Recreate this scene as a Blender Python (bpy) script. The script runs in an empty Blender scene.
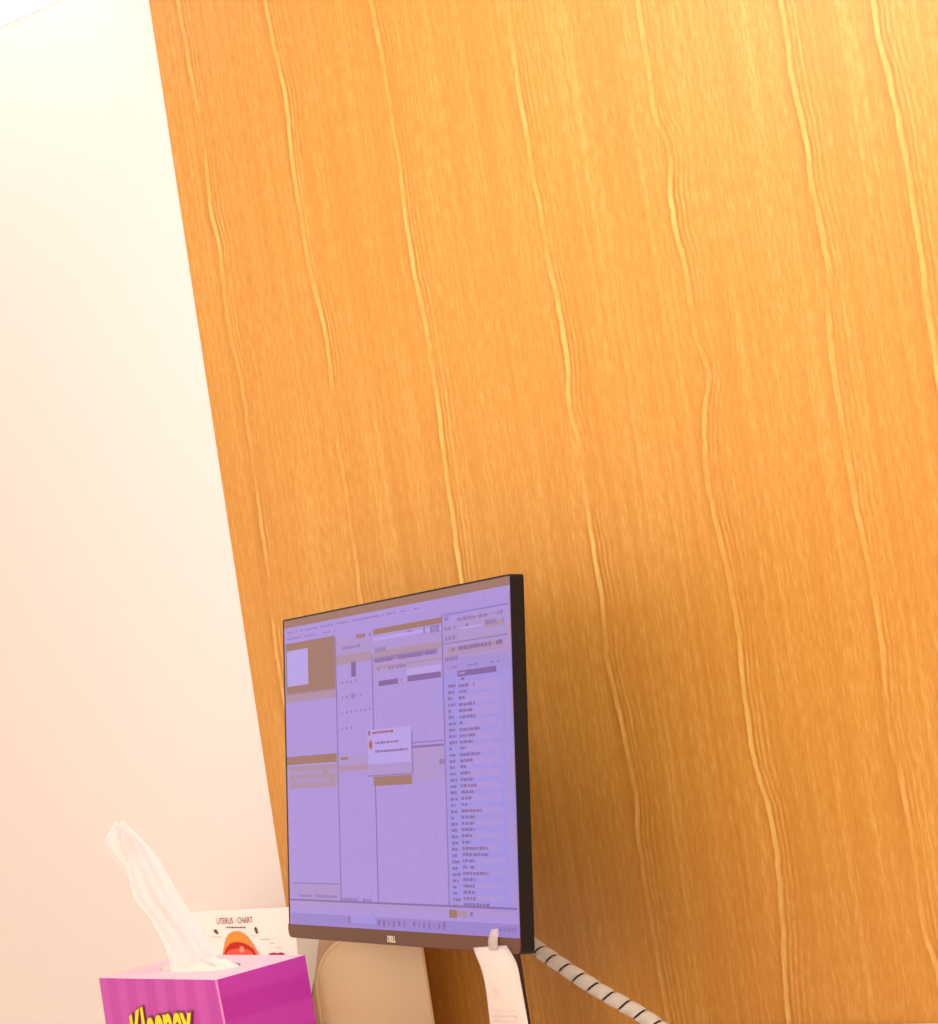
import bpy, bmesh, math, random
from mathutils import Vector, Matrix
random.seed(7)
C = bpy.context.scene.collection
SC = bpy.context.scene

# ------------------------------------------------------------------ camera
EYE = Vector((0, 0, 1.35))
F = 2880.6                                   # focal length in pixels of the 938 x 1024 frame
ROLL, PITCH = -0.15423, 0.046256
fw = Vector((0, math.cos(PITCH), math.sin(PITCH)))
up0 = Vector((0, -math.sin(PITCH), math.cos(PITCH)))
r0 = Vector((1, 0, 0))
cr = math.cos(ROLL)*r0 + math.sin(ROLL)*up0
cu = -math.sin(ROLL)*r0 + math.cos(ROLL)*up0
cam = bpy.data.objects.new('camera', bpy.data.cameras.new('camera'))
C.objects.link(cam)
cam.matrix_world = Matrix(((cr.x, cu.x, -fw.x, EYE.x), (cr.y, cu.y, -fw.y, EYE.y),
                           (cr.z, cu.z, -fw.z, EYE.z), (0, 0, 0, 1)))
cam.data.sensor_fit = 'HORIZONTAL'
cam.data.sensor_width = 36
cam.data.lens = F*36/938
cam.data.clip_start = 0.05
SC.camera = cam
# ------------------------------------------------------------------ light and view
SC.view_settings.view_transform = 'Standard'
SC.view_settings.look = 'None'
SC.view_settings.gamma = 1
SC.view_settings.use_curve_mapping = False
SC.view_settings.exposure = 0.0
world = bpy.data.worlds.new('world'); SC.world = world
world.use_nodes = True
world.node_tree.nodes['Background'].inputs[0].default_value = (1.0, 0.78, 0.57, 1)
world.node_tree.nodes['Background'].inputs[1].default_value = 1.10
def area(name, loc, target, size, power, col):
    l = bpy.data.lights.new(name, 'AREA'); l.shape = 'RECTANGLE'
    l.size, l.size_y = size; l.energy = power; l.color = col
    o = bpy.data.objects.new(name, l); C.objects.link(o)
    o.location = loc
    o.rotation_euler = (Vector(target)-Vector(loc)).to_track_quat('-Z', 'Y').to_euler()
    return o
area('ceiling_panel_light', (-1.25, 0.40, 2.10), (0.0, 2.7, 1.2), (1.8, 1.8), 34, (1.0, 0.97, 0.92))
area('added_wash_light', (-0.02, 2.11, 2.13), (0.22, 2.60, 1.68), (1.6, 0.25), 11.5, (1.0, 0.99, 1.0))  # unseen strip, added to brighten the upper part of the wood wall

# ------------------------------------------------------------------ helpers
def ray(x, y):
    return cr*((x-469)/F) - cu*((y-512)/F) + fw
def on_plane(x, y, p, n):
    d = ray(x, y)
    return EYE + d*((Vector(p)-EYE).dot(n)/d.dot(n))
def at_depth(x, y, Y):
    d = ray(x, y)
    return EYE + d*(Y/d.y)
def lin(c):
    return tuple(((v/255)/12.92 if v/255 <= .04045 else ((v/255+.055)/1.055)**2.4) for v in c) + (1,)
MATS = {}
def mat(name, rgb, rough=.6, spec=.4, emit=None, estr=0, metal=0, lin_rgb=None):
    if name in MATS: return MATS[name]
    m = bpy.data.materials.new(name); m.use_nodes = True
    b = m.node_tree.nodes['Principled BSDF']
    b.inputs['Base Color'].default_value = (lin_rgb + (1,)) if lin_rgb else lin(rgb)
    b.inputs['Roughness'].default_value = rough
    b.inputs['Specular IOR Level'].default_value = spec
    b.inputs['Metallic'].default_value = metal
    if emit:
        b.inputs['Emission Color'].default_value = lin(emit)
        b.inputs['Emission Strength'].default_value = estr
    MATS[name] = m
    return m
def obj(name, bm, m, parent=None, smooth=False):
    me = bpy.data.meshes.new(name)
    if parent is not None:
        off = parent.location if parent.type == 'EMPTY' else (parent.parent.location if parent.parent else parent.location)
        bmesh.ops.translate(bm, vec=-Vector(off), verts=bm.verts)
    bmesh.ops.recalc_face_normals(bm, faces=bm.faces) if len(bm.faces) else None
    bm.to_mesh(me); bm.free()
    for x in (m if isinstance(m, (list, tuple)) else [m]): me.materials.append(x)
    if smooth:
        for p in me.polygons: p.use_smooth = True
    o = bpy.data.objects.new(name, me); C.objects.link(o)
    if parent is not None: o.parent = parent
    return o
def mesh_thing(name, bm, m, label, cat, base, smooth=False, group=None):
    """a thing that is one mesh, its origin at its base"""
    e = bpy.data.objects.new('tmp', None); e.location = base
    o = obj(name, bm, m, None, smooth)
    o.data.transform(Matrix.Translation(-Vector(base))); o.location = base
    bpy.data.objects.remove(e)
    o['label'] = label; o['category'] = cat
    if group: o['group'] = group
    return o
def thing(name, label, cat, loc, group=None):
    o = bpy.data.objects.new(name, None); C.objects.link(o)
    o.location = loc; o.empty_display_size = .05
    o['label'] = label; o['category'] = cat
    if group: o['group'] = group
    return o
def bevel(bm, w, seg=2, edges=None):
    bmesh.ops.bevel(bm, geom=edges if edges is not None else list(bm.edges), offset=w, segments=seg, profile=.5, affect='EDGES')
def prism(bm, pts, vec):
    """closed prism: polygon pts (Vectors) swept along vec"""
    a = [bm.verts.new(p) for p in pts]; b = [bm.verts.new(Vector(p)+vec) for p in pts]
    n = len(pts)
    bm.faces.new(a); bm.faces.new(list(reversed(b)))
    for i in range(n): bm.faces.new((a[i], b[i], b[(i+1) % n], a[(i+1) % n]))
    return bm
def frame_box(o, ex, ey, ez, x0, x1, y0, y1, z0, z1):
    bm = bmesh.new()
    P = lambda x, y, z: o + ex*x + ey*y + ez*z
    prism(bm, [P(x0, y0, z0), P(x1, y0, z0), P(x1, y1, z0), P(x0, y1, z0)], ez*(z1-z0))
    return bm
def rounded(x0, x1, y0, y1, rad, seg=6):
    """2d rounded rectangle; rad = radii at (x0,y0),(x1,y0),(x1,y1),(x0,y1)"""
    out = []
    for (cx, cy, a0, r) in ((x0+rad[0], y0+rad[0], 180, rad[0]), (x1-rad[1], y0+rad[1], 270, rad[1]),
                            (x1-rad[2], y1-rad[2], 0, rad[2]), (x0+rad[3], y1-rad[3], 90, rad[3])):
        if r <= 0: out.append((cx, cy)); continue
        for k in range(seg+1):
            a = math.radians(a0+90*k/seg)
            out.append((cx+r*math.cos(a), cy+r*math.sin(a)))
    return out
def tube(bm, pts, rad, n=12, cap=True):
    rings = []
    up = Vector((0, 0, 1))
    for i, p in enumerate(pts):
        t = (pts[min(i+1, len(pts)-1)]-pts[max(i-1, 0)]).normalized()
        s = t.cross(up)
        if s.length < 1e-4: s = Vector((1, 0, 0))
        s.normalize(); v = s.cross(t)
        r = rad(i) if callable(rad) else rad
        rings.append([bm.verts.new(p + s*r*math.cos(2*math.pi*k/n) + v*r*math.sin(2*math.pi*k/n)) for k in range(n)])
    for a, b in zip(rings, rings[1:]):
        for k in range(n): bm.faces.new((a[k], a[(k+1) % n], b[(k+1) % n], b[k]))
    if cap: bm.faces.new(rings[0]); bm.faces.new(list(reversed(rings[-1])))
    return bm
def text_mesh(s, size, thick=0.0, extrude=0.0, spacing=1.0):
    cu_ = bpy.data.curves.new('t', 'FONT'); cu_.body = s; cu_.size = size
    cu_.offset = thick; cu_.extrude = extrude; cu_.space_character = spacing; cu_.align_x = 'CENTER'
    o = bpy.data.objects.new('t', cu_); C.objects.link(o)
    dg = bpy.context.evaluated_depsgraph_get(); dg.update()
    me = bpy.data.meshes.new_from_object(o.evaluated_get(dg))
    bpy.data.objects.remove(o); bpy.data.curves.remove(cu_)
    return me
def add_text(bm, s, size, o, ex, ey, ez, mi=0, thick=0.0, extrude=0.0, sx=1.0, spacing=1.0, warp=None):
    me = text_mesh(s, size, thick, extrude, spacing)
    vs = []
    for v in me.vertices:
        x, y = v.co.x*sx, v.co.y
        if warp: x, y = warp(x, y)
        vs.append(bm.verts.new(o + ex*x + ey*y + ez*v.co.z))
    for p in me.polygons:
        try:
            f = bm.faces.new([vs[i] for i in p.vertices]); f.material_index = mi
        except ValueError: pass
    bpy.data.meshes.remove(me)

# node helpers
def nd(nt, t, **kw):
    n = nt.nodes.new(t)
    for k, v in kw.items(): setattr(n, k, v)
    return n
def mth(nt, op, a, b=None, c=None, clamp=False):
    n = nd(nt, 'ShaderNodeMath', operation=op); n.use_clamp = clamp
    for i, v in enumerate((a, b, c)):
        if v is None: continue
        if isinstance(v, (int, float)): n.inputs[i].default_value = v
        else: nt.links.new(v, n.inputs[i])
    return n.outputs[0]
def mixc(nt, fac, a, b, mode='MIX'):
    n = nd(nt, 'ShaderNodeMix', data_type='RGBA', blend_type=mode)
    if isinstance(fac, (int, float)): n.inputs[0].default_value = fac
    else: nt.links.new(fac, n.inputs[0])
    for k, v in ((6, a), (7, b)):
        if isinstance(v, tuple): n.inputs[k].default_value = v
        else: nt.links.new(v, n.inputs[k])
    return n.outputs[2]
def noise(nt, vec, scale, detail=2, rough=.5):
    mp = nd(nt, 'ShaderNodeMapping'); nt.links.new(vec, mp.inputs[0]); mp.inputs['Scale'].default_value = scale
    n = nd(nt, 'ShaderNodeTexNoise'); nt.links.new(mp.outputs[0], n.inputs['Vector'])
    n.inputs['Scale'].default_value = 1; n.inputs['Detail'].default_value = detail; n.inputs['Roughness'].default_value = rough
    return n.outputs[0]

# ------------------------------------------------------------------ the room
E1 = Vector((math.sqrt(.5), -math.sqrt(.5), 0))          # along the wall, to the right
MW = Vector((-math.sqrt(.5), -math.sqrt(.5), 0))         # out of the wall, into the room
UP = Vector((0, 0, 1))
Z0 = 2.88
WN = Vector((1, 1, 0)).normalized()
WP = Vector((0, Z0, 0))
EDGE = on_plane(219, 454, WP, WN)                        # where the cream wall meets the wood
CEIL = on_plane(27, 16, WP, WN).z + .0128
def wl(s, d, z):                                         # wall frame: s along, d out of wall, z height
    return Vector((EDGE.x, EDGE.y, 0)) + E1*s + MW*d + UP*z
def wall_obj(name, s0, s1, d0, d1, m, z0=0.0, z1=None):
    bm = bmesh.new()
    z1 = CEIL if z1 is None else z1
    # local frame: x along wall, y out of wall, z up
    pts = [Vector((s0, d0, z0)), Vector((s1, d0, z0)), Vector((s1, d1, z0)), Vector((s0, d1, z0))]
    prism(bm, pts, Vector((0, 0, z1-z0)))
    bmesh.ops.recalc_face_normals(bm, faces=bm.faces)
    me = bpy.data.meshes.new(name); bm.to_mesh(me); bm.free(); me.materials.append(m)
    o = bpy.data.objects.new(name, me); C.objects.link(o)
    o.matrix_world = Matrix(((E1.x, MW.x, 0, EDGE.x), (E1.y, MW.y, 0, EDGE.y), (0, 0, 1, 0), (0, 0, 0, 1)))
    o['kind'] = 'structure'
    return o

# cream painted wall
cream = mat('cream_paint', (255, 246, 232), .75, .25, lin_rgb=(.88, .785, .78))
nt = cream.node_tree; tc = nd(nt, 'ShaderNodeTexCoord'); b = nt.nodes['Principled BSDF']
nz = noise(nt, tc.outputs['Object'], (160, 160, 160), 3, .6)
bp = nd(nt, 'ShaderNodeBump'); bp.inputs['Strength'].default_value = .12; bp.inputs['Distance'].default_value = .002
nt.links.new(nz, bp.inputs['Height']); nt.links.new(bp.outputs[0], b.inputs['Normal'])

# wood laminate: veins follow curves up the board, fine streaks between them
VEINS = [
 [(178,0),(187,47),(193,85),(204,141),(210,200),(219,247),(227,320),(242,384),(249,440),(258,500),(270,600),(300,800),(335,1024)],
 [(266,0),(276.5,60),(285,98),(290,141),(300,213),(308,256),(319,307),(328,354),(337,430),(347,500),(358,575),(390,800),(425,1024)],
 [(370,0),(385,77),(396,141),(404,205),(411,252),(424,316),(434,384),(446,470),(458,560),(492,800),(530,1024)],
 [(508,0),(514,64),(524,124),(534,185),(546,256),(557,307),(569,370),(571,410),(583,460),(589,524),(602,600),(608,664),(619,715),(631,770),(640,859),(652,930),(665,1000)],
 [(637,0),(647,72),(653,115),(667,145),(672,213),(685,273),(696,337),(707,372),(704,413),(706,468),(713,511),(728,583),(738,639),(745,700),(755,761),(771,821),(780,887),(783,950),(787,1010)],
 [(781,0),(792,85),(802,128),(811,183),(823,239),(829,273),(828,316),(834,375),(839,409),(851,485),(868,571),(879,639),(887,724),(901,784),(913,854),(920,915),(937,975)],
 [(872,0),(884,60),(898,119),(909,188),(922,273),(936,362),(960,500),(985,700),(1020,900),(1045,1024)],
]
def wood_material(z_lo, z_hi, x_lo, x_hi):
    m = bpy.data.materials.new('wood_laminate'); m.use_nodes = True
    nt = m.node_tree; b = nt.nodes['Principled BSDF']
    tc = nd(nt, 'ShaderNodeTexCoord'); co = tc.outputs['Object']
    sep = nd(nt, 'ShaderNodeSeparateXYZ'); nt.links.new(co, sep.inputs[0])
    x, z = sep.outputs[0], sep.outputs[2]
    # a little wobble so that the lines shiver like wood
    wob = mth(nt, 'MULTIPLY', mth(nt, 'SUBTRACT', noise(nt, co, (9, 0, 9), 3, .55), .5), .012)
    xw = mth(nt, 'ADD', x, wob)
    zn = mth(nt, 'DIVIDE', mth(nt, 'SUBTRACT', z, z_lo), z_hi-z_lo, clamp=True)
    T = None
    jit = mth(nt, 'MULTIPLY', mth(nt, 'SUBTRACT', noise(nt, co, (14, 0, 22), 3, .6), .5), .007)
    for path in VEINS:
        pts = []
        for (px, py) in path:
            p = on_plane(px, py, WP, WN)
            s = (p-EDGE).dot(E1)
            pts.append(((p.z-z_lo)/(z_hi-z_lo), (s-x_lo)/(x_hi-x_lo)))
        pts.sort()
        fc = nd(nt, 'ShaderNodeFloatCurve'); cv = fc.mapping.curves[0]
        pts = [(0.0, pts[0][1] + (pts[0][1]-pts[-1][1])*.1)] + [q for q in pts if 0.01 < q[0] < .99] + [(1.0, pts[-1][1])]
        cv.points[0].location = pts[0]; cv.points[1].location = pts[-1]
        for q in pts[1:-1]: cv.points.new(*q)
        fc.mapping.use_clip = False
        fc.mapping.update()
        nt.links.new(zn, fc.inputs['Value'])
        c = mth(nt, 'MULTIPLY_ADD', fc.outputs[0], x_hi-x_lo, x_lo)
        t = mth(nt, 'SUBTRACT', xw, c)
        t = mth(nt, 'ADD', t, jit)
        far = mth(nt, 'MULTIPLY', mth(nt, 'LESS_THAN', t, -.012), 10)
        t = mth(nt, 'ADD', t, far)
        T = t if T is None else mth(nt, 'MINIMUM', T, t)
    # profile across a vein (metres): dark edge, bright flame, then thin fading growth lines
    def ramp(v, lo, hi, stops):
        u = mth(nt, 'DIVIDE', mth(nt, 'SUBTRACT', v, lo), hi-lo, clamp=True)
        r = nd(nt, 'ShaderNodeValToRGB'); r.color_ramp.interpolation = 'EASE'
        e = r.color_ramp.elements
        stops = [((p-lo)/(hi-lo), g) for p, g in stops]
        e[0].position, e[1].position = stops[0][0], stops[-1][0]
        e[0].color = (stops[0][1],)*3+(1,); e[1].color = (stops[-1][1],)*3+(1,)
        for p, g in stops[1:-1]:
            k = e.new(p); k.color = (g,)*3+(1,)
        nt.links.new(u, r.inputs[0]); return r.outputs[0]
    prof = ramp(T, -.012, .06, [(-.012, .5), (-.0045, .36), (-.002, .14), (.001, .95), (.0040, .85), (.0068, .10), (.010, .66),
                                (.0125, .24), (.0155, .68), (.0185, .30), (.022, .60), (.0255, .40), (.030, .56), (.035, .45), (.042, .53), (.06, .5)])
    amp = noise(nt, co, (4.0, 0, 9.0), 2, .5)
    amp = mth(nt, 'MULTIPLY', mth(nt, 'SUBTRACT', amp, .30), 2.9, clamp=True)
    vein = mth(nt, 'MULTIPLY', mth(nt, 'SUBTRACT', prof, .5), amp)
    st1 = noise(nt, co, (150, 0, 3.0), 3, .6)
    st2 = noise(nt, co, (24, 0, 1.2), 2, .5)
    fl = noise(nt, co, (420, 0, 60), 2, .6)
    v = mth(nt, 'ADD', mth(nt, 'MULTIPLY', mth(nt, 'SUBTRACT', st1, .5), .55), mth(nt, 'MULTIPLY', mth(nt, 'SUBTRACT', st2, .5), .24))
    v = mth(nt, 'ADD', v, mth(nt, 'MULTIPLY', mth(nt, 'SUBTRACT', fl, .5), .62))
    v = mth(nt, 'ADD', v, mth(nt, 'MULTIPLY', vein, .85))
    v = mth(nt, 'ADD', v, .5, clamp=True)
    r = nd(nt, 'ShaderNodeValToRGB'); e = r.color_ramp.elements
    e[0].position, e[0].color = 0.0, (.47, .145, .014, 1)
    e[1].position, e[1].color = 1.0, (.86, .54, .165, 1)
    k = e.new(.5); k.color = (.635, .280, .041, 1)
    nt.links.new(v, r.inputs[0])
    nt.links.new(r.outputs[0], b.inputs['Base Color'])
    b.inputs['Roughness'].default_value = .42
    b.inputs['Specular IOR Level'].default_value = .6
    bp = nd(nt, 'ShaderNodeBump'); bp.inputs['Strength'].default_value = .08; bp.inputs['Distance'].default_value = .001
    nt.links.new(v, bp.inputs['Height']); nt.links.new(bp.outputs[0], b.inputs['Normal'])
    return m
wood = wood_material(EYE.z-.55, EYE.z+1.0, -.2, 1.4)
wall_obj('wall_left', -1.6, 0.0, -.12, 0.0, cream)
wall_obj('wall_right', 0.0, 2.0, -.12, 0.002, wood)
ceil_m = mat('ceiling_white', (255, 255, 255), .8, .2, lin_rgb=(.94, .93, .92))
floor_m = mat('floor_vinyl', (196, 180, 160), .5, .3)
nt = floor_m.node_tree; tc = nd(nt, 'ShaderNodeTexCoord')
nt.links.new(mixc(nt, noise(nt, tc.outputs['Object'], (60, 60, 60), 3, .6), lin((178, 160, 140)), lin((205, 190, 170))), nt.nodes['Principled BSDF'].inputs['Base Color'])
def slab(name, z0, z1, m):
    bm = bmesh.new()
    prism(bm, [wl(-1.6, -.12, z0), wl(2.0, -.12, z0), wl(2.0, 3.4, z0), wl(-1.6, 3.4, z0)], UP*(z1-z0))
    o = obj(name, bm, m); o['kind'] = 'structure'
slab('ceiling', CEIL, CEIL+.1, ceil_m)
slab('floor', -.1, 0.0, floor_m)

# ------------------------------------------------------------------ desk
DESK = EYE.z - .387
desk = thing('desk', 'white laminate desk against the wall carrying the monitor and tissue box', 'desk', wl(.45, .45, 0))
dm = mat('desk_laminate', (232, 222, 206), .45, .4)
bm = frame_box(Vector((EDGE.x, EDGE.y, 0)), E1, MW, UP, -.16, 1.15, .004, .80, DESK-.03, DESK); bevel(bm, .003)
obj('desk_top', bm, dm, desk)
for s, d in ((-.10, .06), (1.09, .06), (-.10, .74), (1.09, .74)):
    bm = frame_box(wl(s, d, 0), E1, MW, UP, -.025, .025, -.025, .025, 0, DESK-.03); bevel(bm, .004)
    obj('leg', bm, mat('leg_metal', (170, 170, 172), .35, .5, metal=.8), desk)

# ------------------------------------------------------------------ monitor
YAW, TILT, S = 1.1317890, 0.1387031, 1.1
MWD, MHT = .55, .55/1.7
w = Vector((math.cos(YAW), -math.sin(YAW), 0))
nh = Vector((-math.sin(YAW), -math.cos(YAW), 0))
u = math.cos(TILT)*UP - math.sin(TILT)*nh                 # up along the tilted screen
mn = math.cos(TILT)*nh + math.sin(TILT)*UP                # screen normal
MC = EYE + Vector((-.10015848, 2.46285514, -.09416254))*S
TL = MC - w*MWD/2 + u*MHT/2
def mp(a, bdown, out=0.0): return TL + w*a - u*bdown + mn*out
def scr(px, py):
    p = on_plane(px, py, TL, mn) - TL
    return p.dot(w), -p.dot(u)
NECK = MC - nh*.085; NECK.z = DESK
mon = thing('computer_monitor', 'thin black desktop monitor with a lilac records window on its screen', 'monitor', NECK)
blk = mat('black_plastic', (20, 13, 9), .5, .25)
TH = .0125
bm = bmesh.new()
prism(bm, [mp(x, y, -TH) for x, y in rounded(0, MWD, 0, MHT, (.003, .003, .006, .009))], mn*TH)
bevel(bm, .0008, 1, [e for e in bm.edges if e.calc_length() > .2])
obj('housing', bm, blk, mon)
bm = bmesh.new()
prism(bm, [mp(x, y, -TH-.035) for x, y in rounded(.11, .44, .05, .285, (.02,)*4)], mn*.0352)
bevel(bm, .008, 2, [e for e in bm.edges if e.calc_length() > .1])
obj('back_cover', bm, blk, mon)
chin0 = .9575*MHT
bm = bmesh.new()
prism(bm, [mp(x, y, 0) for x, y in rounded(.0005, MWD-.0006, chin0, MHT-.0005, (.0, .0, .005, .0088))], mn*.0012)
chin = obj('bezel', bm, mat('bezel_plastic', (104, 68, 52), .5, .3), mon)  # dark grey plastic, the warm light on it put into the colour
bm = bmesh.new()
lx, ly = scr(393, 939.2)
add_text(bm, 'DELL', .0080, mp(lx, ly+.0026, .0016), w, u, mn, 0, .00025, .0002, sx=1.1, spacing=1.0)
lg = obj('logo', bm, mat('logo_silver', (235, 222, 205), .4, .4), mon); lg['label'] = 'pale lettered maker mark on the lower bezel'

# screen: one mesh, the window layout as coloured fields
def emis(name, rgb, k=1.0):
    m = mat('screen_'+name, (8, 8, 10), .35, .15, emit=rgb, estr=k)
    return m
SM = [emis('lilac', (164, 138, 210)), emis('brown', (150, 107, 96)), emis('tan', (164, 132, 160)), emis('mauve', (165, 138, 198)),  # brown: dark fields with the room's warm reflection mixed into the colour
      emis('white', (176, 152, 222)), emis('purple', (122, 84, 150)), emis('dark', (126, 96, 154)), emis('orange', (176, 122, 110)),
      emis('blue', (154, 136, 216)), emis('task', (146, 122, 198)), emis('red', (160, 70, 80)), emis('ink', (136, 110, 172))]
LI, BR, TA, MA, WH, PU, DA, OR, BL, TK, RE, IN = range(12)
for k_ in (LI, BL):                                     # faint pixel grain of the panel
    nt = SM[k_].node_tree; tc = nd(nt, 'ShaderNodeTexCoord'); b = nt.nodes['Principled BSDF']
    base = tuple(b.inputs['Emission Color'].default_value)
    col = mixc(nt, noise(nt, tc.outputs['Object'], (330, 330, 330), 2, .7), tuple(v*.84 for v in base[:3])+(1,), tuple(v*1.16 for v in base[:3])+(1,))
    nt.links.new(col, b.inputs['Emission Color'])
SB = bmesh.new()
SX0, SX1, SY0, SY1 = .0096*MWD, .9985*MWD, .0055*MHT, chin0
def quad(x0, y0, x1, y1, mi, lay):
    x0, x1 = max(x0, SX0), min(x1, SX1); y0, y1 = max(y0, SY0), min(y1, SY1)
    f = SB.faces.new([SB.verts.new(mp(x, y, .0005+lay*.00006)) for x, y in ((x0, y1), (x1, y1), (x1, y0), (x0, y0))])
    f.material_index = mi
def R(ax, ay, bx, by, mi, lay=1):                       # by the pixel of its top left and of its bottom right
    x0, y0 = scr(ax, ay); x1, y1 = scr(bx, by); quad(x0, y0, x1, y1, mi, lay)
def vline(ax, ay, bx, by, mi, wid=.0022, lay=3):
    x0, y0 = scr(ax, ay); x1, y1 = scr(bx, by); xm = (x0+x1)/2; quad(xm-wid/2, y0, xm+wid/2, y1, mi, lay)
def hline(ax, ay, bx, by, mi, th=.0012, lay=3):
    x0, y0 = scr(ax, ay); x1, y1 = scr(bx, by); ym = (y0+y1)/2; quad(x0, ym-th/2, x1, ym+th/2, mi, lay)
def words(ax, ay, bx, by, mi, th=.0022, lay=4, dens=.8, lo=.003, hi=.0085):
    x0, y0 = scr(ax, ay); x1, y1 = scr(bx, by); ym = (y0+y1)/2; x = x0
    while x < x1:
        l = random.uniform(lo, hi)
        if random.random() < dens: quad(x, ym-th/2*random.uniform(.7, 1.1), min(x+l, x1), ym+th/2, mi, lay)
        x += l + random.uniform(.0008, .0025)
quad(SX0, SY0, SX1, SY1, LI, 0)
R(444, 660, 521, 915, BL)                               # bluer list column
R(283, 620, 511, 584.5, BR)                             # window title bar
words(288, 634, 420, 607, IN, .0016); words(288, 640, 336, 630, IN, .0016)
R(286, 644.5, 336, 689, BR); R(287.4, 651.6, 309, 684, WH, 2)
R(286, 694.5, 336.6, 697, TA)
R(287, 757.3, 337.5, 761.5, BR); R(289.5, 767, 337.6, 786.5, TA)
words(291, 774, 336, 770, MA, .004, 3); words(291, 782, 336, 778, MA, .004, 3)
hline(288, 754, 337, 747, MA)
vline(335.8, 637, 341.7, 901, DA)
R(336.6, 640, 372.3, 652, MA); words(357, 636.5, 371, 634, BR, .004); words(343, 649, 365, 644, IN, .003)
R(336.6, 656.3, 372.5, 659.8, TA, 2)
R(351.6, 662, 356.6, 676.4, PU, 2)
for yy, n in ((683, 4), (698, 5), (713.5, 7), (729.5, 3)):
    for k in range(n):
        ax = 342+k*4.6; R(ax, yy-.75*k-1.4, ax+1.6, yy-.75*k+1.0, IN, 2)
R(352.5, 693, 354.5, 699, IN, 3)
R(336.8, 757, 371, 766, MA); R(341, 757.5, 349, 759.5, BR, 3); R(338.7, 766, 370, 769.5, TA, 2)
vline(372.4, 655, 374.5, 733, DA); vline(376.5, 785, 378.5, 903, DA)
R(373.6, 629.5, 442, 623, BR, 2)
R(373.7, 638, 442, 629.5, WH); words(408, 631.5, 413, 630, IN); words(424, 630, 440, 628, IN, .007)
R(374, 644.5, 442.4, 664, MA); words(375.5, 650.5, 386, 648, IN, .004)
R(375, 652, 442.4, 647.5, TA, 2)
R(374.2, 658, 438, 652.5, IN, 2); words(376, 659, 437, 654, DA, .0035, 4, .85)
R(375, 667, 442.4, 659, TA, 2); words(376, 668.5, 410, 666, IN, .003)
R(377, 676.5, 399, 673, WH, 2); R(379, 681, 398.7, 683.6, PU, 3); R(407, 669, 442, 671.5, WH, 2); R(408, 675.8, 441.6, 677.2, PU, 3)
R(401, 678, 403, 683, TA, 3)
vline(442.6, 615, 445.2, 745, DA); vline(446, 746, 449.6, 906, IN, .0026)
R(412.5, 747.5, 446.5, 781, MA); hline(412.5, 747.5, 444.5, 744, DA, .002); hline(412.5, 743.5, 444, 739.5, IN)
R(440, 759, 446, 764, IN, 2); R(379, 748, 412.5, 786, LI, 1)
# dialogue box
R(374, 770, 412.8, 784, BR, 4)
R(368.3, 730.5, 412.6, 774.5, WH, 5); R(368.8, 735, 412.4, 731, MA, 6); R(369.5, 764.5, 412.3, 773, MA, 6); hline(368.3, 775, 412.6, 774.8, IN, .0014, 6); vline(412.7, 731, 413.2, 774, IN, .003, 6)
words(373, 732.8, 394, 731, RE, .0022, 7, .95); R(369, 731, 371, 735.5, RE, 7)

def ell(ax, ay, bx, by, mi, lay):
    x0, y0 = scr(ax, ay); x1, y1 = scr(bx, by)
    f = SB.faces.new([SB.verts.new(mp((x0+x1)/2+(x1-x0)/2*math.cos(-k*math.pi/8), (y0+y1)/2-(y1-y0)/2*math.sin(-k*math.pi/8), .0005+lay*.00006)) for k in range(16)]); f.material_index = mi
ell(369.3, 739.5, 373.8, 750, OR, 7); ell(370.4, 741.5, 372.7, 748.3, RE, 8)
words(376, 743, 400, 741, DA, .0022, 7, .95); words(376, 751.5, 409, 749, DA, .0022, 7, .95)
words(404, 766.8, 407, 766.4, IN, .003, 7)
# right hand list
R(443.5, 624, 509.8, 666.5, MA)
R(444, 612.5, 509, 604, BL, 1); hline(444, 616, 509, 603, IN)
R(456, 620.5, 505, 610, TA, 2); words(458, 621, 504, 610, IN, .0032, 4)
words(445, 619.5, 450, 618, IN, .004)
R(460, 629.5, 484, 620.5+3, WH, 2); words(462, 626, 471, 624, DA, .003); R(484.5, 622, 505, 624, TA, 2); words(486, 622.5, 504, 619, IN, .004)
words(445, 629, 456, 627, IN, .003); words(446, 638.5, 457, 637, IN, .004)
R(448, 648, 504, 645, TA, 2); words(449, 650, 503, 641, DA, .0038, 4, .85)
hline(444, 645, 508, 633, IN); words(446, 659.5, 459, 657.5, IN, .004); hline(444, 655, 509, 647, TA)
words(448, 668, 500, 661, IN, .002, 4, .3)
R(458, 671, 497, 671.6, PU, 3); words(460, 673.5, 466, 672.5, MA, .002, 4)
for k in range(37):
    f = k/36.0
    y = 680.0 + 6.28*k
    xl = 448.5 + 5.6*f
    if k % 2: R(462+5*f, y-4.2, 501+3*f, y+1.0, LI, 2)
    words(xl, y, xl+random.uniform(4, 8), y-.5, DA, .0027, 4, .95)
    l = random.choice((6, 8, 10, 13, 16, 20)) if not 27 <= k <= 36 else random.choice((12, 24, 26))
    words(xl+10.5, y-.8, xl+10.5+l, y-1.9, DA, .0028, 4, .95)
vline(505, 668, 515.5, 905, MA, .006, 2)
quad(SX1-.0016, SY0+.012, SX1, SY1, OR, 5)
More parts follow.
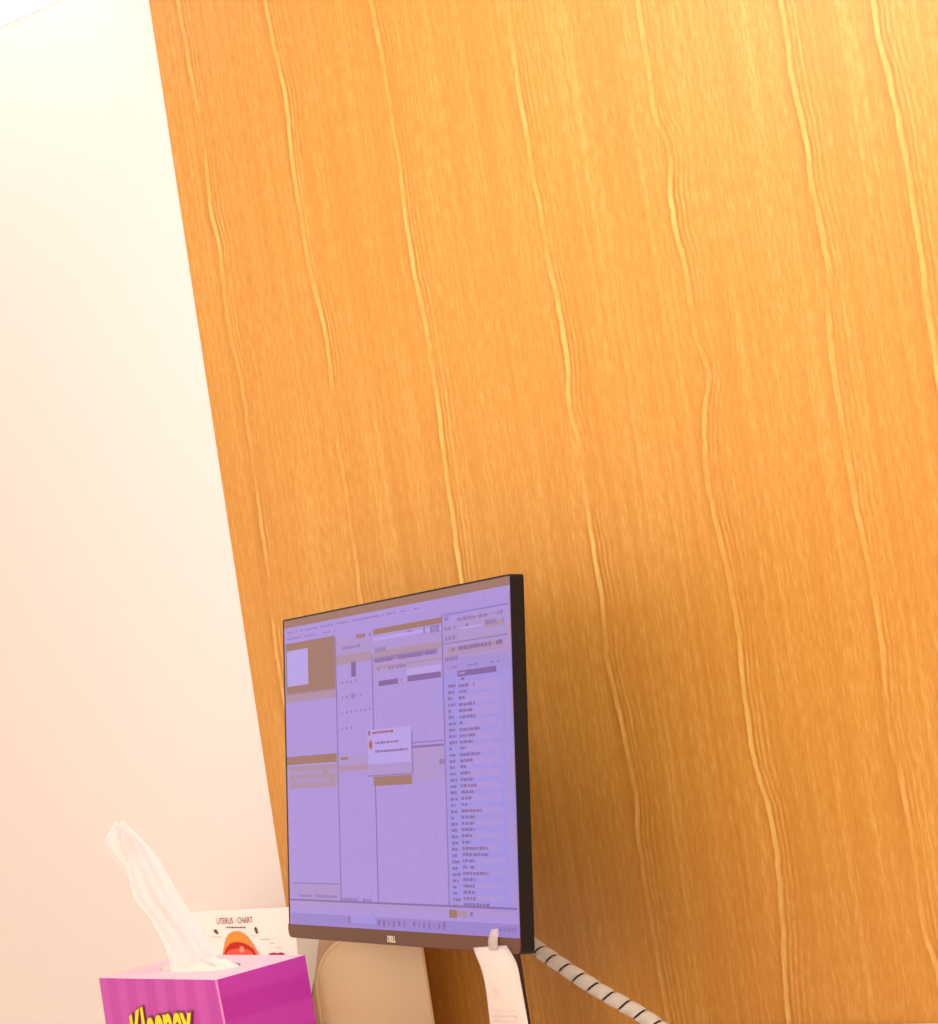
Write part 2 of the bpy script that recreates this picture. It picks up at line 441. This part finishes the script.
# foot of the window and task bar
R(293.5, 883, 340.7, 902, MA); hline(293.5, 883.5, 340, 883.5, IN); words(298, 896, 338, 896, IN, .0026, 4, .6)
words(342, 899, 372, 900.5, IN, .003, 4, .7); hline(291, 901, 518, 907, DA, .0018); hline(294, 906, 515, 912, MA, .004, 2)
R(449.8, 909.6, 458, 918, BR, 4); R(458.4, 910.6, 468, 917.5, TA, 4); words(471, 914, 474, 914, DA, .004)
R(292, 912.5, 522, 938, TK, 1); R(351, 916, 376, 924, BL, 2)
R(349, 916.5, 351, 923, DA, 3)
for k in range(14):
    ax = 378.3 + 5.05*k; ay = 920 + .26*k
    if random.random() < .9 or k > 11: R(ax, ay, ax+random.uniform(1.6, 3.2), ay+random.uniform(4.5, 6.5), (DA, DA, IN)[k % 3], 3)
R(443.5, 921.5, 446, 928, DA, 4)
words(500, 928, 518, 931, IN, .004, 4)
obj('screen', SB, SM, mon)['label'] = 'lit lilac screen showing a records window'
# stand
bm = frame_box(NECK, w, nh, UP, -.022, .022, -.010, .010, .0, MC.z-DESK+.02); bevel(bm, .004)
obj('neck', bm, mat('stand_plastic', (60, 44, 36), .45, .4), mon)
bm = frame_box(MC-nh*.085, w, nh, UP, -.02, .02, -.006, .075, -.03, .03); bevel(bm, .003)
obj('mount', bm, blk, mon)
bm = bmesh.new()
prism(bm, [NECK + w*x + nh*y for x, y in rounded(-.09, .07, -.035, .12, (.02,)*4)], UP*.008)
obj('base', bm, mat('stand_plastic', (60, 44, 36)), mon)

# ------------------------------------------------------------------ receipt hung from the monitor
top = mp(*scr(494, 947), .003)
rec = thing('receipt', 'white thermal receipt strip taped to the lower right bezel of the monitor', 'receipt', top)
paper = mat('receipt_paper', (252, 244, 240), .6, .25)
bm = bmesh.new()
railL = [(473.0, 947.5), (476.5, 957), (481, 968), (485, 984), (488, 1006), (490.5, 1028), (493, 1052), (496, 1080)]
railR = [(506.5, 945.5), (513, 956), (517.5, 966), (521, 984), (525, 1006), (528.8, 1028), (532, 1052), (535, 1080)]
outs = [.004, .016, .024, .030, .031, .030, .027, .022]
NSEG = 5
grid = []
def cat(p0, p1, p2, p3, t):
    return .5*((2*p1)+(-p0+p2)*t+(2*p0-5*p1+4*p2-p3)*t*t+(-p0+3*p1-3*p2+p3)*t**3)
PL = [mp(*scr(*q), 0) + (EYE-mp(*scr(*q), 0)).normalized()*(o_*1.5) for q, o_ in zip(railL, outs)]
PR = [mp(*scr(*q), 0) + (EYE-mp(*scr(*q), 0)).normalized()*(o_*1.5) for q, o_ in zip(railR, outs)]
def smoothl(P, n=4):
    out = []
    for i in range(len(P)-1):
        a, b_, c, d = P[max(i-1, 0)], P[i], P[i+1], P[min(i+2, len(P)-1)]
        for k in range(n): out.append(cat(a, b_, c, d, k/n))
    return out+[P[-1]]
SLs, SRs = smoothl(PL), smoothl(PR)
for a, b_ in zip(SLs, SRs):
    grid.append([bm.verts.new(a.lerp(b_, k/NSEG) + (mn*.003*math.sin(math.pi*k/NSEG))) for k in range(NSEG+1)])
for i in range(len(grid)-1):
    for k in range(NSEG): bm.faces.new((grid[i][k], grid[i][k+1], grid[i+1][k+1], grid[i+1][k]))
bmesh.ops.solidify(bm, geom=bm.faces[:], thickness=.00025)
obj('paper', bm, paper, rec, True)
# faint printed lines
bm = bmesh.new()
def rp(i, t): return SLs[i].lerp(SRs[i], t) + mn*(.003*math.sin(math.pi*t)+.0009)
for i, t0, t1 in ((13, .25, .42), (17, .15, .85), (18, .1, .8), (22, .2, .5)):
    t = t0
    while t < t1:
        l = random.uniform(.03, .07); a0, a1 = rp(i, t), rp(i, min(t+l, t1)); dn = (SLs[i+1]-SLs[i]).normalized()*.003
        bm.faces.new([bm.verts.new(q) for q in (a0, a1, a1+dn, a0+dn)]); t += l+.02
obj('print', bm, mat('faint_print', (238, 224, 222), .7, .2), rec)
bm = bmesh.new()
tp = [((491, 929.5), (498, 928.5), .0022), ((489.5, 935), (498.5, 934.5), .0030), ((488, 941), (497.5, 940.5), .0045), ((488.5, 949.5), (498, 949), .014)]
g = []
for (l_, r_, o_) in tp:
    row = []
    for k in range(4):
        q = mp(*scr(l_[0]+(r_[0]-l_[0])*k/3, l_[1]+(r_[1]-l_[1])*k/3), 0)
        row.append(bm.verts.new(q + (EYE-q).normalized()*(o_*1.5+.002*math.sin(math.pi*k/3))))
    g.append(row)
for a, b_ in zip(g, g[1:]):
    for k in range(3): bm.faces.new((a[k], a[k+1], b_[k+1], b_[k]))
bmesh.ops.solidify(bm, geom=bm.faces[:], thickness=.0003)
tape_m = mat('clear_tape', (246, 232, 218), .18, .6)
tape_m.node_tree.nodes['Principled BSDF'].inputs['Alpha'].default_value = .8
tpo = obj('tape', bm, tape_m, rec, True); tpo['label'] = 'wrinkled piece of clear tape'

# ------------------------------------------------------------------ spiral cable wrap
path_px = [(486, 905, 2.66), (512, 928, 2.62), (533, 945.5, 2.585), (560, 964.5, 2.56), (600, 991, 2.54), (640, 1014, 2.53), (680, 1040, 2.52), (720, 1056, 2.51), (770, 1052, 2.50), (830, 1036, 2.48)]
PP = [at_depth(x_, y_, d_) for x_, y_, d_ in path_px]
for q in PP: q.z = max(q.z, DESK+.009)
PS = smoothl(PP, 24)
# even arc length
acc = [0.0]
for a, b_ in zip(PS, PS[1:]): acc.append(acc[-1]+(b_-a).length)
def arc(s):
    s = max(0, min(s, acc[-1]-1e-6))
    import bisect
    i = bisect.bisect_right(acc, s)-1; i = min(i, len(PS)-2)
    return PS[i].lerp(PS[i+1], (s-acc[i])/(acc[i+1]-acc[i]))
cab = thing('cable', 'white spiral wrapped cable drooping from behind the monitor across the wood wall', 'cable', PP[-1])
bm = tube(bmesh.new(), [arc(acc[-1]*k/60) for k in range(61)], .0052, 10)
co_ = obj('cord', bm, mat('cord_dark', (70, 42, 30), .6, .3), cab, True); co_['label'] = 'dark cord seen in the gaps of the wrap'
bm = bmesh.new()
PITCHW, BAND, RW = .0158, .0138, .0071
nt_, m_ = int(acc[-1]/PITCHW*28), 3
rows = []
for i in range(nt_+1):
    row = []
    for k in range(m_+1):
        s = (i/28.0)*PITCHW + BAND*(k/m_-.5)
        p = arc(s); t = (arc(s+.002)-arc(s-.002)).normalized()
        sd = t.cross(UP).normalized(); v = sd.cross(t)
        a = 2*math.pi*i/28.0
        rr = RW*(1.0 if 0 < k < m_ else .955)
        row.append(bm.verts.new(p + sd*rr*math.cos(a) + v*rr*math.sin(a)))
    rows.append(row)
for a, b_ in zip(rows, rows[1:]):
    for k in range(m_): bm.faces.new((a[k], a[k+1], b_[k+1], b_[k]))
bmesh.ops.solidify(bm, geom=bm.faces[:], thickness=.0006)
obj('spiral_wrap', bm, mat('wrap_plastic', (252, 246, 238), .45, .4), cab, True)

# ------------------------------------------------------------------ tissue box
BZ = EYE.z - .253
A = on_plane(99, 978, (0, 0, BZ-.0010), UP); B = on_plane(216, 980, (0, 0, BZ), UP); Cc = on_plane(305, 955, (0, 0, BZ+.0025), UP)
D = A + Cc - B
ctr = (A+B+Cc+D)/4
tb = thing('tissue_box', 'magenta striped tissue box with yellow lettering', 'tissue box', Vector((ctr.x, ctr.y, DESK)))
HB = BZ-DESK
def low(p, dx=0.0): return Vector((p.x+dx, p.y, DESK))
A2, B2, C2, D2 = low(A), low(B, .0062), low(Cc, .002), low(D)
# printed card: stripes follow each face
def stripes(name, c1, c2, axis, freq, off=0.0):
    m = mat(name, c1, .5, .35); nt = m.node_tree; tc = nd(nt, 'ShaderNodeTexCoord')
    sp = nd(nt, 'ShaderNodeSeparateXYZ'); nt.links.new(tc.outputs['UV'], sp.inputs[0])
    s_ = mth(nt, 'SINE', mth(nt, 'MULTIPLY_ADD', sp.outputs[axis], freq*2*math.pi, off))
    s_ = mth(nt, 'MULTIPLY_ADD', s_, 1.6, .5, clamp=True)
    nt.links.new(mixc(nt, s_, lin(c1), lin(c2)), nt.nodes['Principled BSDF'].inputs['Base Color'])
    return m
front_m = stripes('box_front', (190, 62, 172), (198, 76, 180), 0, 6.0, .5)
side_m = stripes('box_side', (182, 48, 166), (190, 60, 174), 1, 3.2, 1.2)
top_m = mat('box_top', (242, 198, 222), .35, .5)  # pale pink includes the grazing glare on the top, painted in
bm = bmesh.new(); uvl = bm.loops.layers.uv.new('UVMap')
vv = [bm.verts.new(p) for p in (A, B, Cc, D, A2, B2, C2, D2)]
def qf(ids, mi):
    f = bm.faces.new([vv[i] for i in ids]); f.material_index = mi
    for l, uv in zip(f.loops, ((0, 0), (1, 0), (1, 1), (0, 1))): l[uvl].uv = uv
qf((4, 5, 1, 0), 0); qf((5, 6, 2, 1), 1); qf((6, 7, 3, 2), 0); qf((7, 4, 0, 3), 1); qf((7, 6, 5, 4), 0)
# top with an oval slot
e1 = (B-A); e2 = (D-A)
slot = []
NS = 32
for k in range(NS):
    a = 2*math.pi*k/NS
    slot.append(bm.verts.new(A + e1*(.5+.30*math.cos(a)) + e2*(.5+.22*math.sin(a))))
corner = [(-1, -1), (1, -1), (1, 1), (-1, 1)]
def edge_pt(k):
    a = 2*math.pi*k/NS; c, s = math.cos(a), math.sin(a); m = max(abs(c), abs(s)); return (.5+.5*c/m, .5+.5*s/m)
ev = []
for k in range(NS):
    fx, fy = edge_pt(k)
    ev.append(bm.verts.new(A + e1*fx + e2*fy))
for k in range(NS):
    f = bm.faces.new((ev[k], ev[(k+1) % NS], slot[(k+1) % NS], slot[k])); f.material_index = 2
bmesh.ops.remove_doubles(bm, verts=bm.verts, dist=.0004)
obj('carton', bm, [front_m, side_m, top_m], tb)
# pale worn crease at the near corner
# folded card edge round the rim
bm = bmesh.new()
tube(bm, [B + UP*.0002, B.lerp(B2, .5), B2+UP*.002], .0011, 8)
cr_ = obj('corner_fold', bm, mat('fold_pink', (232, 130, 196), .5, .3), tb, True); cr_['label'] = 'paler folded corner edge'
# lettering
fx = (B-A).normalized(); fn = Vector((fx.y, -fx.x, 0)).normalized()
if fn.dot(EYE-ctr) < 0: fn = -fn
fcen = A.lerp(B, .50) - UP*.0840
LT = bmesh.new()
def arch(x, y):
    if y > .036: y = .036 + (y-.036)*.75
    return x, y + .0200 + .09*x - (2.4 if x < 0 else .5)*x*x
add_text(LT, 'Kleenex', .066, fcen + fn*.0012, fx, UP, fn, 0, .0032, .0002, sx=.60, spacing=.96, warp=arch)
add_text(LT, 'Kleenex', .066, fcen + fn*.0020, fx, UP, fn, 1, .0013, .0002, sx=.60, spacing=.96, warp=arch)
obj('lettering', LT, [mat('letter_outline', (120, 70, 60), .5, .3), mat('letter_yellow', (246, 222, 40), .5, .3)], tb)['label'] = 'yellow brand lettering with dark outline'
# plastic film of the slot
film = mat('film', (254, 250, 242), .3, .5)
film.node_tree.nodes['Principled BSDF'].inputs['Alpha'].default_value = .8
bm = bmesh.new(); NR = 40; rings = []
for j, (kx, ky, hz) in enumerate(((.30, .22, -.003), (.285, .21, .0005), (.25, .16, .003), (.22, .08, .005), (.02, .01, .004))):
    ring = []
    for k in range(NR):
        a = 2*math.pi*k/NR; wv = 1+.05*math.sin(7*a+j)+.04*math.sin(13*a)
        ring.append(bm.verts.new(A + e1*(.5+kx*wv*math.cos(a)) + e2*(.5+ky*wv*math.sin(a)) + UP*(hz*(1+.5*math.sin(5*a+1)))))
    rings.append(ring)
for a, b_ in zip(rings, rings[1:]):
    for k in range(NR): bm.faces.new((a[k], a[(k+1) % NR], b_[(k+1) % NR], b_[k]))
obj('slot_film', bm, film, tb, True)['label'] = 'clear crinkled film round the slot'

# ------------------------------------------------------------------ tissue
tis_m = bpy.data.materials.new('tissue_paper'); tis_m.use_nodes = True
nt = tis_m.node_tree; nt.nodes.clear()
out = nd(nt, 'ShaderNodeOutputMaterial'); df = nd(nt, 'ShaderNodeBsdfDiffuse'); tl = nd(nt, 'ShaderNodeBsdfTranslucent'); tr = nd(nt, 'ShaderNodeBsdfTransparent')
tcn = nd(nt, 'ShaderNodeTexCoord')
colr = mixc(nt, noise(nt, tcn.outputs['Object'], (90, 90, 25), 3, .6), (.95, .92, .92, 1), (.98, .97, .97, 1))
nt.links.new(colr, df.inputs[0]); nt.links.new(colr, tl.inputs[0])
m1 = nd(nt, 'ShaderNodeMixShader'); m1.inputs[0].default_value = .35
nt.links.new(df.outputs[0], m1.inputs[1]); nt.links.new(tl.outputs[0], m1.inputs[2])
m2 = nd(nt, 'ShaderNodeMixShader'); m2.inputs[0].default_value = .22
nt.links.new(m1.outputs[0], m2.inputs[1]); nt.links.new(tr.outputs[0], m2.inputs[2]); nt.links.new(m2.outputs[0], out.inputs[0])
def sheet(bm, L, Rr, depth, fold, ph):
    L = [at_depth(x_, y_, depth) for x_, y_ in L]; Rr = [at_depth(x_, y_, depth) for x_, y_ in Rr]
    L, Rr = smoothl(L, 4), smoothl(Rr, 4); n = 14; g = []
    for i, (a, b_) in enumerate(zip(L, Rr)):
        v = i/(len(L)-1)
        g.append([bm.verts.new(a.lerp(b_, k/n) + Vector((0, 1, 0))*(fold*(math.sin(2.2*math.pi*k/n+ph+1.5*v)*(.4+v*.6) + .35*math.sin(5*math.pi*k/n+3*v)))) for k in range(n+1)])
    for a, b_ in zip(g, g[1:]):
        for k in range(n): bm.faces.new((a[k], a[k+1], b_[k+1], b_[k]))
TD = ctr.y
bm = bmesh.new()
sheet(bm, [(172, 975), (166, 950), (150, 920), (133, 897), (127, 866), (129, 843), (113, 827)],
          [(212, 975), (217, 956), (198, 925), (178, 893), (160, 862), (141, 839), (123, 822)], TD, .006, 0)
sheet(bm, [(129, 880), (121, 868), (110, 855), (104, 843), (109, 831), (116, 823)],
          [(136, 880), (134, 864), (131, 850), (128, 839), (126, 830), (122, 822)], TD+.010, .003, 1)
tis = mesh_thing('tissue', bm, tis_m, 'white paper tissue pulled up out of the magenta box', 'tissue', Vector((ctr.x, ctr.y, BZ)), True)

# ------------------------------------------------------------------ chart card
CYAW = math.radians(50)
cx = Vector((math.cos(CYAW), -math.sin(CYAW), 0)); cn = Vector((-math.sin(CYAW), -math.cos(CYAW), 0))
CR = at_depth(297.5, 950, 2.985)                          # right edge of the card
LEAN = math.radians(4)
cup = (math.cos(LEAN)*UP - math.sin(LEAN)*cn); cnn = (math.cos(LEAN)*cn + math.sin(LEAN)*UP)
def cpx(px, py, out=0.0): return on_plane(px, py, CR, cnn) + cnn*out
ctop = (cpx(292, 907)-CR).dot(cup)
CWID = .205
cbase = CR - cx*CWID/2; cbase.z = DESK
hfoot = (CR.z-DESK)/cup.z
card = thing('chart_card', 'white folded chart card with an open mouth drawing behind the tissue box', 'chart', cbase)
card_m = mat('card_paper', (252, 240, 240), .55, .3)
bm = bmesh.new()
foot = CR - cup*hfoot
prism(bm, [foot - cx*CWID, foot, CR + cup*ctop, CR - cx*CWID + cup*ctop], -cnn*.0008)
obj('front_panel', bm, card_m, card)
bm = bmesh.new()
T2 = CR + cup*(ctop) - cnn*.001
q1 = cpx(321.5, 941); q2 = cpx(309, 1010)
Pw = wl(0, .006, 0)
k1 = on_plane(321.5, 938, Pw, WN); k2 = on_plane(308, 1012, Pw, WN); k2.z = max(k2.z, DESK)
k0 = on_plane(280, 938, Pw, WN); k3 = on_plane(280, 1012, Pw, WN); k3.z = k2.z
prism(bm, [k0, k1, k2, k3], -MW*.0008)
obj('back_panel', bm, mat('card_white', (255, 252, 246), .5, .3), card)
# printing
bm = bmesh.new()
CM = [mat('print_orange', (240, 150, 62), .6, .2), mat('print_red', (196, 40, 32), .6, .2), mat('print_tongue', (238, 92, 66), .6, .2),
      mat('print_lip', (242, 128, 100), .6, .2), mat('print_ink', (112, 60, 70), .6, .2), mat('print_pale', (196, 160, 170), .6, .2),
      mat('print_uvula', (250, 150, 130), .6, .2), mat('print_crimson', (176, 40, 78), .6, .2), mat('print_title', (150, 70, 60), .6, .2)]
def cpoly(pts, mi, lay=1):
    f = bm.faces.new([bm.verts.new(cpx(x_, y_, .0003+.00025*lay)) for x_, y_ in pts]); f.material_index = mi
def z9(pts): return [(200+x_/9.38, 900+y_/9.38) for x_, y_ in pts]
cpoly(z9([(205, 575), (212, 520), (228, 430), (245, 360), (275, 315), (320, 293), (370, 292), (415, 312), (455, 350), (495, 405), (530, 460), (570, 525), (500, 545), (400, 585), (300, 582)]), 3, 1)
cpoly(z9([(232, 470), (238, 400), (255, 345), (285, 312), (330, 295), (370, 295), (412, 315), (450, 352), (488, 405), (515, 450), (470, 425), (420, 402), (350, 390), (290, 405), (255, 440)]), 0, 2)
cpoly(z9([(232, 530), (240, 480), (258, 440), (295, 405), (350, 392), (420, 405), (470, 432), (510, 465), (535, 515), (525, 522)]), 1, 3)
cpoly(z9([(250, 530), (256, 500), (285, 470), (340, 455), (400, 450), (450, 458), (495, 485), (512, 520)]), 2, 4)
cpoly(z9([(385, 430), (393, 440), (395, 425), (403, 440), (412, 425), (420, 440), (430, 480), (405, 495), (380, 480)]), 6, 5)
cpoly(z9([(205, 558), (330, 572), (440, 572), (400, 590), (300, 586), (215, 580)]), 4, 5)
cpoly(z9([(215, 535), (330, 545), (460, 535), (560, 520), (480, 552), (400, 572), (300, 572), (212, 558)]), 3, 6)
cpoly(z9([(640, 530), (655, 500), (700, 492), (730, 500), (760, 490), (790, 497), (815, 530)]), 7, 2)
cpoly(z9([(122, 278), (140, 285), (150, 272), (165, 285), (178, 318), (160, 318), (140, 300)]), 4, 2)
cpoly(z9([(512, 262), (530, 250), (540, 268), (545, 300), (555, 312), (532, 314), (522, 295)]), 4, 2)
for (x0, y0, x1) in ((120, 343, 215), (478, 333, 525), (570, 366, 665), (662, 402, 705), (708, 445, 770)):
    cpoly(z9([(x0, y0), (x1, y0+1), (x1, y0+6), (x0, y0+5)]), 5, 2)
x_ = 252
while x_ < 430:
    l_ = random.uniform(14, 30); cpoly(z9([(x_, 252), (x_+l_, 250), (x_+l_, 261), (x_, 263)]), 4, 2); x_ += l_+5
tcn_ = cpx(235.2, 923.4, .0007)
tw = (cpx(253, 923) - cpx(217, 923.6)).length
tmp = text_mesh('UTERUS - CHART', 1.0); wd = max(v.co.x for v in tmp.vertices)-min(v.co.x for v in tmp.vertices); bpy.data.meshes.remove(tmp)
hs = (cpx(235, 917.3)-cpx(235, 923.4)).length/.70
add_text(bm, 'UTERUS - CHART', hs, tcn_, cx, cup, cnn, 8, .0, .0, sx=tw/(wd*hs))
obj('print', bm, CM, card)['label'] = 'printed title and open mouth drawing'

# ------------------------------------------------------------------ file holder
fh_m = mat('beige_plastic', (252, 226, 188), .4, .4)
nt = fh_m.node_tree; tc = nd(nt, 'ShaderNodeTexCoord'); sp = nd(nt, 'ShaderNodeSeparateXYZ'); nt.links.new(tc.outputs['UV'], sp.inputs[0])
P3 = wl(0, .066, 0)
fr = on_plane(421.5, 951, P3, WN); fl_ = on_plane(317, 990, P3, WN)
s0, s1 = (fl_-EDGE).dot(E1), (fr-EDGE).dot(E1)
ztop = on_plane(380, 938, P3, WN).z
hold = thing('file_holder', 'beige file holder with rounded top corner standing below the monitor', 'file holder', wl((s0+s1)/2, .055, DESK))
def fpanel(d, rad, a0, a1, zt):
    bm = bmesh.new()
    prism(bm, [wl(x, d, z_) for x, z_ in rounded(a0, a1, DESK, zt, (0, 0, .004, rad), 14)], -MW*.003)
    return bm
bm = fpanel(.066, .062, s0, s1, ztop)
fp = obj('front_panel', bm, fh_m, hold)
bm = bmesh.new()                                         # pale rim round the front panel's corner
rp_ = [wl(x, .0665, z_) for x, z_ in rounded(s0, s1, DESK, ztop, (0, 0, .004, .062), 14)]
rp_ = rp_[18:] + [rp_[0]]
tube(bm, rp_, .0016, 8)
obj('rim', bm, mat('rim_cream', (250, 226, 184), .4, .4), hold, True)['label'] = 'pale raised rim'
bk = mat('brown_plastic', (236, 204, 172), .5, .3)
Pb = wl(0, .030, 0)
b1 = on_plane(322, 938, Pb, WN); b2 = on_plane(312, 1000, Pb, WN)
sb1, sb2 = (b1-EDGE).dot(E1), (b2-EDGE).dot(E1)
bm = bmesh.new()
prism(bm, [wl(sb2, .030, DESK), wl(s1-.062, .030, DESK), wl(s1-.062, .030, ztop+.01), wl(sb1, .030, ztop+.01), wl(sb2, .030, b2.z)], -MW*.003)
obj('back_panel', bm, bk, hold)
bm = frame_box(Vector((EDGE.x, EDGE.y, 0)), E1, MW, UP, s0+.002, s1-.062, .030, .063, DESK, DESK+.003)
obj('floor_panel', bm, bk, hold)

# ------------------------------------------------------------------ flat ceiling light along the cream wall
lamp = thing('ceiling_light', 'glowing flat white ceiling light panel above the cream wall', 'light', wl(-.55, .16, CEIL))
bm = frame_box(Vector((EDGE.x, EDGE.y, 0)), E1, MW, UP, -1.05, -.02, .001, .32, CEIL-.010, CEIL-.0002)
obj('frame', bm, mat('lamp_white', (245, 245, 245), .5, .3), lamp)
bm = frame_box(Vector((EDGE.x, EDGE.y, 0)), E1, MW, UP, -1.04, -.03, .003, .31, CEIL-.013, CEIL-.0099); bevel(bm, .001, 1)
obj('diffuser', bm, mat('lamp_diffuser', (255, 255, 255), .4, .3, emit=(255, 252, 248), estr=.70), lamp)['label'] = 'glowing frosted diffuser'
